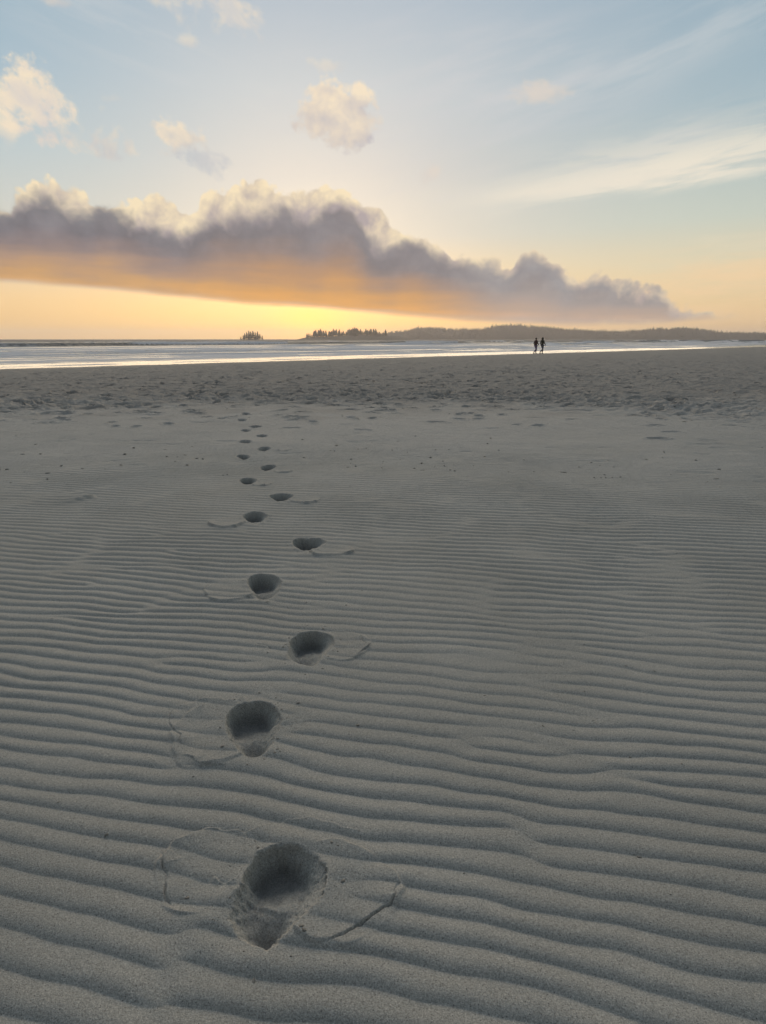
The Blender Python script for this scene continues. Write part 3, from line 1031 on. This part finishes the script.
def conifer_mesh(seed, h=14.0, fine=True):
    rnd = random.Random(seed)
    V, Fc = [], []
    layers = 15 if fine else 6
    arms = 9 if fine else 5
    for l in range(layers):
        t = l / (layers - 1)
        z0 = h * (0.12 + 0.86 * t)
        rad = h * (0.27 * (1 - t) ** 0.75 + 0.02) * rnd.uniform(0.75, 1.2)
        off = rnd.uniform(0, 6.28)
        for k in range(arms):
            if fine and rnd.random() < 0.12: continue
            a = off + k * 6.283 / arms + rnd.uniform(-0.25, 0.25)
            rr_ = rad * rnd.uniform(0.6, 1.25)
            wdt = rr_ * 0.42 + 0.1
            c, s = math.cos(a), math.sin(a)
            zt = z0 + h * 0.05
            ze = z0 - rr_ * rnd.uniform(0.15, 0.45)
            i = len(V)
            V += [(0, 0, zt), (c * rr_ * 0.55 - s * wdt, s * rr_ * 0.55 + c * wdt, (zt + ze) / 2 - 0.15 * h / 14),
                  (c * rr_, s * rr_, ze), (c * rr_ * 0.55 + s * wdt, s * rr_ * 0.55 - c * wdt, (zt + ze) / 2 - 0.15 * h / 14), (c * rr_ * 0.5, s * rr_ * 0.5, (zt + ze) / 2 + 0.03 * h)]
            Fc += [(i, i + 1, i + 4), (i + 1, i + 2, i + 4), (i + 2, i + 3, i + 4), (i + 3, i, i + 4)]
    i = len(V)
    for k in range(4):
        a = k * 1.571
        V.append((math.cos(a) * h * 0.02, math.sin(a) * h * 0.02, h * 0.9))
    V.append((0, 0, h * 1.03))
    Fc += [(i + k, i + (k + 1) % 4, i + 4) for k in range(4)]
    return V, Fc


def trunk_mesh(h):
    V, Fc = [], []
    n = 7
    for j, (zz, rr_) in enumerate([(-0.8, 0.42), (0, 0.34), (h * 0.4, 0.22), (h * 0.97, 0.03)]):
        for k in range(n):
            a = k * 6.283 / n
            V.append((math.cos(a) * rr_, math.sin(a) * rr_, zz))
    for j in range(3):
        for k in range(n):
            Fc.append((j * n + k, j * n + (k + 1) % n, (j + 1) * n + (k + 1) % n, (j + 1) * n + k))
    return V, Fc


tree_protos = []
for sd_i in range(4):
    root = empty('conifer_tree', (0, 0, 0))
    mesh_obj('trunk', *trunk_mesh(14.0), mtb, root)
    mesh_obj('crown', *conifer_mesh(sd_i), mtf, root)
    tree_protos.append(root)
used_proto = set()


def plant(i, loc, sc, label, group):
    src = tree_protos[i]
    if i in used_proto:
        r = src.copy(); COL.objects.link(r)
        for ch in src.children:
            c = ch.copy(); COL.objects.link(c); c.parent = r
    else:
        used_proto.add(i); r = src
    r.location = loc
    r.rotation_euler = (0, 0, random.uniform(0, 6.28))
    r.scale = (sc[0], sc[0], sc[1])
    tag(r, label, 'tree', group)


def on(cogrid, jf, i):
    j = int(jf * (cogrid.shape[0] - 1))
    return cogrid[j, i]


# trees that stand clear against the sky: islet and headland
def u_to_i(cogrid, tops, u):
    return int(np.clip((u - tops[0][0]) / (tops[-1][0] - tops[0][0]) * (cogrid.shape[1] - 1), 0, cogrid.shape[1] - 1))


for u, top in [(241, 336.6), (243.4, 335.4), (244.8, 333.8), (247, 332.4), (249.2, 331.2), (251, 332.2), (253.2, 331.6), (255.6, 332.6), (258, 332.0), (260, 334.2), (262.5, 335.6)]:
    b_ = on(isle_co, random.uniform(0.35, 0.6), u_to_i(isle_co, ISLE, u))
    want = EYE + b_[1] * (V_HOR - top) / F / math.cos(PITCH) ** 2 - b_[2]
    hs = want / 14.4
    plant(random.randrange(4), b_, (max(0.4, hs * random.uniform(0.85, 1.25)), hs), 'conifer tree growing on the tiny islet left of the sun', 'conifers on the islet')
for k in range(64):
    u = 308 + k * 1.235 + random.uniform(-0.6, 0.6)
    top = 331.6 + 1.1 * math.sin(u * 0.35) + random.uniform(-1.3, 1.3)
    if 345 < u < 378: top -= 1.1
    if u < 314: top += 1.5
    b_ = on(head_co, random.uniform(0.3, 0.6), u_to_i(head_co, HEAD, u))
    want = max(4.0, EYE + b_[1] * (V_HOR - top) / F / math.cos(PITCH) ** 2 - b_[2])
    hs = want / 14.4
    plant(random.randrange(4), b_, (max(0.45, hs * random.uniform(1.0, 1.5)), hs), 'conifer tree standing on the low headland by the setting sun', 'conifers on the headland')

# the wood that covers the long hills
def forest():
    vs_, fs_, n0 = [], [], 0
    lib = [conifer_mesh(40 + k, 1.0, False) for k in range(6)]
    lib = [(np.array(v), np.array(f)) for v, f in lib]
    ny, nu, _ = hill_co.shape
    for _ in range(4200):
        i = random.randrange(2, nu - 1)
        j = random.randint(1, int(ny * 0.62))
        f_ = random.random()
        p_ = hill_co[j, i] * (1 - f_) + hill_co[j, i - 1] * f_
        v, f = lib[random.randrange(6)]
        h = random.uniform(4.5, 8) * (1.5 if random.random() < 0.06 else 1)
        wv = h * random.uniform(1.0, 1.7)
        th = random.uniform(0, 6.28); c, s = math.cos(th), math.sin(th)
        q = np.stack([(v[:, 0] * c - v[:, 1] * s) * wv + p_[0], (v[:, 0] * s + v[:, 1] * c) * wv + p_[1] + random.uniform(-15, 15), v[:, 2] * h + p_[2] - 1.0], -1)
        vs_.append(q); fs_.append(f + n0); n0 += len(v)
    Vv = np.concatenate(vs_); Ff = np.concatenate(fs_)
    me = bpy.data.meshes.new('forest')
    me.vertices.add(len(Vv)); me.vertices.foreach_set('co', Vv.astype(np.float32).ravel())
    me.loops.add(len(Ff) * 3); me.loops.foreach_set('vertex_index', Ff.astype(np.int32).ravel())
    me.polygons.add(len(Ff)); me.polygons.foreach_set('loop_start', np.arange(0, len(Ff) * 3, 3, dtype=np.int32))
    me.materials.append(mtf)
    me.update(calc_edges=True)
    o = link(bpy.data.objects.new('forest', me))
    tag(o, 'dark evergreen forest covering the long hills across the water', 'forest', kind='stuff')


forest()

# ------------------------------------------------------------------ the two walkers
def flat_mat(name, c, rough=0.85, var=0.25, scale=30):
    mt, N, b = new_mat(name)
    n = N.noise(N.node('ShaderNodeTexCoord').outputs['Object'], scale, 3, 0.6)
    N.put(b.inputs['Base Color'], N.mix(n, [x * (1 - var) for x in c], [x * (1 + var) for x in c]))
    b.inputs['Roughness'].default_value = rough
    return mt


def skin_obj(name, pts, edges, mat, parent, sub=2):
    """pts: list of (x,y,z,rx,ry)"""
    me = bpy.data.meshes.new(name)
    me.from_pydata([p[:3] for p in pts], edges, [])
    o = link(bpy.data.objects.new(name, me), parent)
    sk = o.modifiers.new('skin', 'SKIN')
    sk.use_smooth_shade = True
    for d, p in zip(me.skin_vertices[0].data, pts):
        d.radius = (p[3], p[4] if len(p) > 4 else p[3])
        d.use_root = False
    me.skin_vertices[0].data[0].use_root = True
    ss = o.modifiers.new('sub', 'SUBSURF'); ss.levels = sub; ss.render_levels = sub
    dg = bpy.context.evaluated_depsgraph_get()
    ev = o.evaluated_get(dg)
    m2 = bpy.data.meshes.new_from_object(ev)
    o.modifiers.clear()
    m2.name = name
    o.data = m2
    m2.materials.clear(); m2.materials.append(mat)
    m2.polygons.foreach_set('use_smooth', [True] * len(m2.polygons))
    return o


def ball(name, c, r, mat, parent, seg=14, ring=10, cut=None):
    V, Fc = [], []
    for j in range(ring + 1):
        th = math.pi * j / ring
        for k in range(seg):
            ph = 6.283 * k / seg
            V.append((c[0] + r[0] * math.sin(th) * math.cos(ph), c[1] + r[1] * math.sin(th) * math.sin(ph), c[2] + r[2] * math.cos(th)))
    for j in range(ring):
        for k in range(seg):
            f = (j * seg + k, j * seg + (k + 1) % seg, (j + 1) * seg + (k + 1) % seg, (j + 1) * seg + k)
            if cut is None or cut(*[sum(V[i][a] for i in f) / 4 for a in range(3)]):
                Fc.append(f)
    return mesh_obj(name, V, Fc, mat, parent, smooth=True)


def person(loc, rz, height, label, coat, trousers, hair_c, stride, hood, shorts):
    k = height / 1.75
    root = empty('person', loc, rz)
    root.scale = (k, k, k)
    tag(root, label, 'person', 'two walkers at the edge of the sea')
    skin = flat_mat('skin', (0.42, 0.27, 0.2), 0.6, 0.08)
    # facing +Y (away); joints of a stride
    f = stride
    Lk, La = (-0.10, 0.16 * f, 0.50), (-0.10, 0.10 * f, 0.09)
    Rk, Ra = (0.10, -0.02 * f, 0.50), (0.10, -0.34 * f, 0.13)
    LA = [(-0.19, -0.01, 1.41), (-0.235, -0.10 * f, 1.15), (-0.225, 0.02 * f, 0.92)]
    RA = [(0.19, -0.01, 1.41), (0.235, 0.04 * f, 1.14), (0.225, 0.20 * f, 0.93)]
    pts = [(0, 0, 0.95, 0.13, 0.10), (0, 0, 1.12, 0.13, 0.09), (0, 0, 1.33, 0.15, 0.10), (0, 0.0, 1.47, 0.07, 0.06), (0, 0.02, 1.55, 0.06, 0.06), (0, 0.03, 1.63, 0.078, 0.095), (0, 0.025, 1.69, 0.07, 0.085), (0, 0.02, 1.735, 0.04, 0.05)]
    ed = [(i, i + 1) for i in range(7)]
    def chain(start, js):
        prev = start
        for p_ in js:
            pts.append(p_); ed.append((prev, len(pts) - 1)); prev = len(pts) - 1
        return prev
    chain(0, [(-0.10, 0, 0.88, 0.09, 0.09), (*Lk, 0.058, 0.06), (La[0], La[1] - 0.01, 0.32, 0.055, 0.055), (*La, 0.036, 0.04), (La[0] - 0.01, La[1] + 0.15, 0.05, 0.036, 0.025)])
    chain(0, [(0.10, 0, 0.88, 0.09, 0.09), (*Rk, 0.058, 0.06), (Ra[0], (Rk[1] + Ra[1]) / 2 - 0.02, 0.32, 0.055, 0.055), (*Ra, 0.036, 0.04), (Ra[0] + 0.01, Ra[1] + 0.14, 0.045, 0.036, 0.025)])
    for A_, sg in ((LA, -1), (RA, 1)):
        w = chain(2, [(*A_[0], 0.055), (*A_[1], 0.042), (*A_[2], 0.028), (A_[2][0], A_[2][1] + 0.02, A_[2][2] - 0.06, 0.036, 0.018)])
        hx, hy, hz = pts[w][:3]
        for n_, (dx, ln) in enumerate([(-0.026, 0.062), (-0.009, 0.075), (0.009, 0.070), (0.026, 0.055)]):
            chain(w, [(hx + 0.004 * sg, hy + dx, hz - 0.04, 0.009), (hx, hy + dx + 0.006, hz - 0.04 - ln * 0.55, 0.008), (hx - 0.014 * sg, hy + dx + 0.01, hz - 0.04 - ln, 0.007)])
        chain(w, [(hx - 0.01 * sg, hy + 0.04, hz + 0.005, 0.011), (hx - 0.022 * sg, hy + 0.058, hz - 0.035, 0.009)])
    # nose and ears
    chain(5, [(0, 0.125, 1.62, 0.016)])
    chain(5, [(-0.085, 0.02, 1.63, 0.016)]); chain(5, [(0.085, 0.02, 1.63, 0.016)])
    skin_obj('body', pts, ed, skin, root)
    cm = flat_mat('coat_cloth', coat, 0.9)
    cp = [(0, 0, 0.86, 0.185, 0.145), (0, 0, 1.02, 0.17, 0.13), (0, 0, 1.2, 0.18, 0.135), (0, 0, 1.36, 0.185, 0.13), (0, 0, 1.47, 0.10, 0.09)]
    ce = [(i, i + 1) for i in range(4)]
    for A_ in (LA, RA):
        i = len(cp)
        cp += [(*A_[0], 0.078, 0.075), (*A_[1], 0.062, 0.06), (A_[2][0], A_[2][1], A_[2][2] + 0.03, 0.048, 0.046)]
        ce += [(3, i), (i, i + 1), (i + 1, i + 2)]
    jk = skin_obj('jacket', cp, ce, cm, root)
    if hood:
        ball('hood', (0, -0.015, 1.62), (0.125, 0.135, 0.16), cm, jk, cut=lambda x, y, z: y < 0.07)
    else:
        ball('collar', (0, 0.0, 1.49), (0.095, 0.09, 0.05), cm, jk)
    ball('hair', (0, -0.005, 1.665), (0.098, 0.118, 0.105), flat_mat('hair', hair_c, 0.7), root, cut=lambda x, y, z: y < 0.05 or z > 1.71)
    tm = flat_mat('trouser_cloth', trousers, 0.9)
    low = 0.46 if shorts else 0.12
    tp = [(0, 0, 0.93, 0.15, 0.12)]; te = []
    for (K, A_, x0) in ((Lk, La, -0.10), (Rk, Ra, 0.10)):
        i = len(tp)
        if shorts:
            tp += [(x0, 0, 0.84, 0.115, 0.115), (K[0], K[1] * 0.85, 0.56, 0.098, 0.1)]
            te += [(0, i), (i, i + 1)]
        else:
            tp += [(x0, 0, 0.84, 0.11, 0.11), (*K, 0.078, 0.08), (A_[0], (K[1] + A_[1]) / 2, 0.32, 0.07, 0.072), (A_[0], A_[1], A_[2] + 0.04, 0.062, 0.064)]
            te += [(0, i), (i, i + 1), (i + 1, i + 2), (i + 2, i + 3)]
    skin_obj('trousers', tp, te, tm, root)
    sm_ = flat_mat('shoe', (0.04, 0.035, 0.035), 0.6)
    for A_, hz in ((La, 0.05), (Ra, 0.06)):
        skin_obj('shoe', [(A_[0], A_[1] - 0.05, hz, 0.045, 0.04), (A_[0], A_[1] + 0.06, hz - 0.004, 0.048, 0.04), (A_[0], A_[1] + 0.17, hz - 0.012, 0.045, 0.03)], [(0, 1), (1, 2)], sm_, root)
    return root


def beach_at(x, y):
    return float(beach_z(np.array([x]), np.array([y]))[0])


for (u, hgt, st_, rz_, kw) in [
    (536.3, 1.72, 1.1, -62, dict(label='person in a dark maroon jacket and purple trousers, walking at the left', coat=(0.075, 0.026, 0.026), trousers=(0.19, 0.125, 0.26), hair_c=(0.02, 0.015, 0.012), hood=False, shorts=False)),
    (542.8, 1.74, 1.3, -58, dict(label='person in a dark olive hooded jacket, walking at the right', coat=(0.045, 0.050, 0.030), trousers=(0.12, 0.13, 0.17), hair_c=(0.03, 0.02, 0.015), hood=True, shorts=False)),
]:
    d = ray(u, 339)
    yy = 75.0
    xx = d[0] / d[1] * yy
    person((xx, yy, beach_at(xx, yy) + 0.005), R(rz_), hgt, stride=st_, **kw)

# ------------------------------------------------------------------ sea air
def haze():
    x0, x1, y0, y1, z0, z1 = -4300, 4300, -4300, 4300, -6.0, 52.0
    V = [(x, y, z) for z in (z0, z1) for y in (y0, y1) for x in (x0, x1)]
    Fc = [(0, 2, 3, 1), (4, 5, 7, 6), (0, 1, 5, 4), (2, 6, 7, 3), (0, 4, 6, 2), (1, 3, 7, 5)]
    mt = bpy.data.materials.new('sea_air')
    mt.use_nodes = True
    t = mt.node_tree
    t.nodes.clear()
    out = t.nodes.new('ShaderNodeOutputMaterial')
    pv_ = t.nodes.new('ShaderNodeVolumePrincipled')
    pv_.inputs['Color'].default_value = (0.93, 0.875, 0.89, 1)
    pv_.inputs['Density'].default_value = HAZE
    pv_.inputs['Anisotropy'].default_value = 0.68
    t.links.new(pv_.outputs[0], out.inputs['Volume'])
    o = mesh_obj('haze', V, Fc, mt)
    tag(o, 'thin bright sea haze over the water and the far shore', 'haze', kind='stuff')


HAZE = 0.00022
if HAZE: haze()

# ------------------------------------------------------------------ render settings
vs = scene.view_settings
scene.display_settings.display_device = 'sRGB'
vs.view_transform = 'Standard'
vs.look = 'None'
vs.exposure = 0.0
vs.gamma = 1.0
vs.use_curve_mapping = False
scene.render.engine = 'CYCLES'
cy = scene.cycles
cy.use_denoising = True
cy.max_bounces = 6
cy.diffuse_bounces = 2
cy.glossy_bounces = 3
cy.volume_bounces = 1
cy.use_adaptive_sampling = True
cy.adaptive_threshold = 0.02
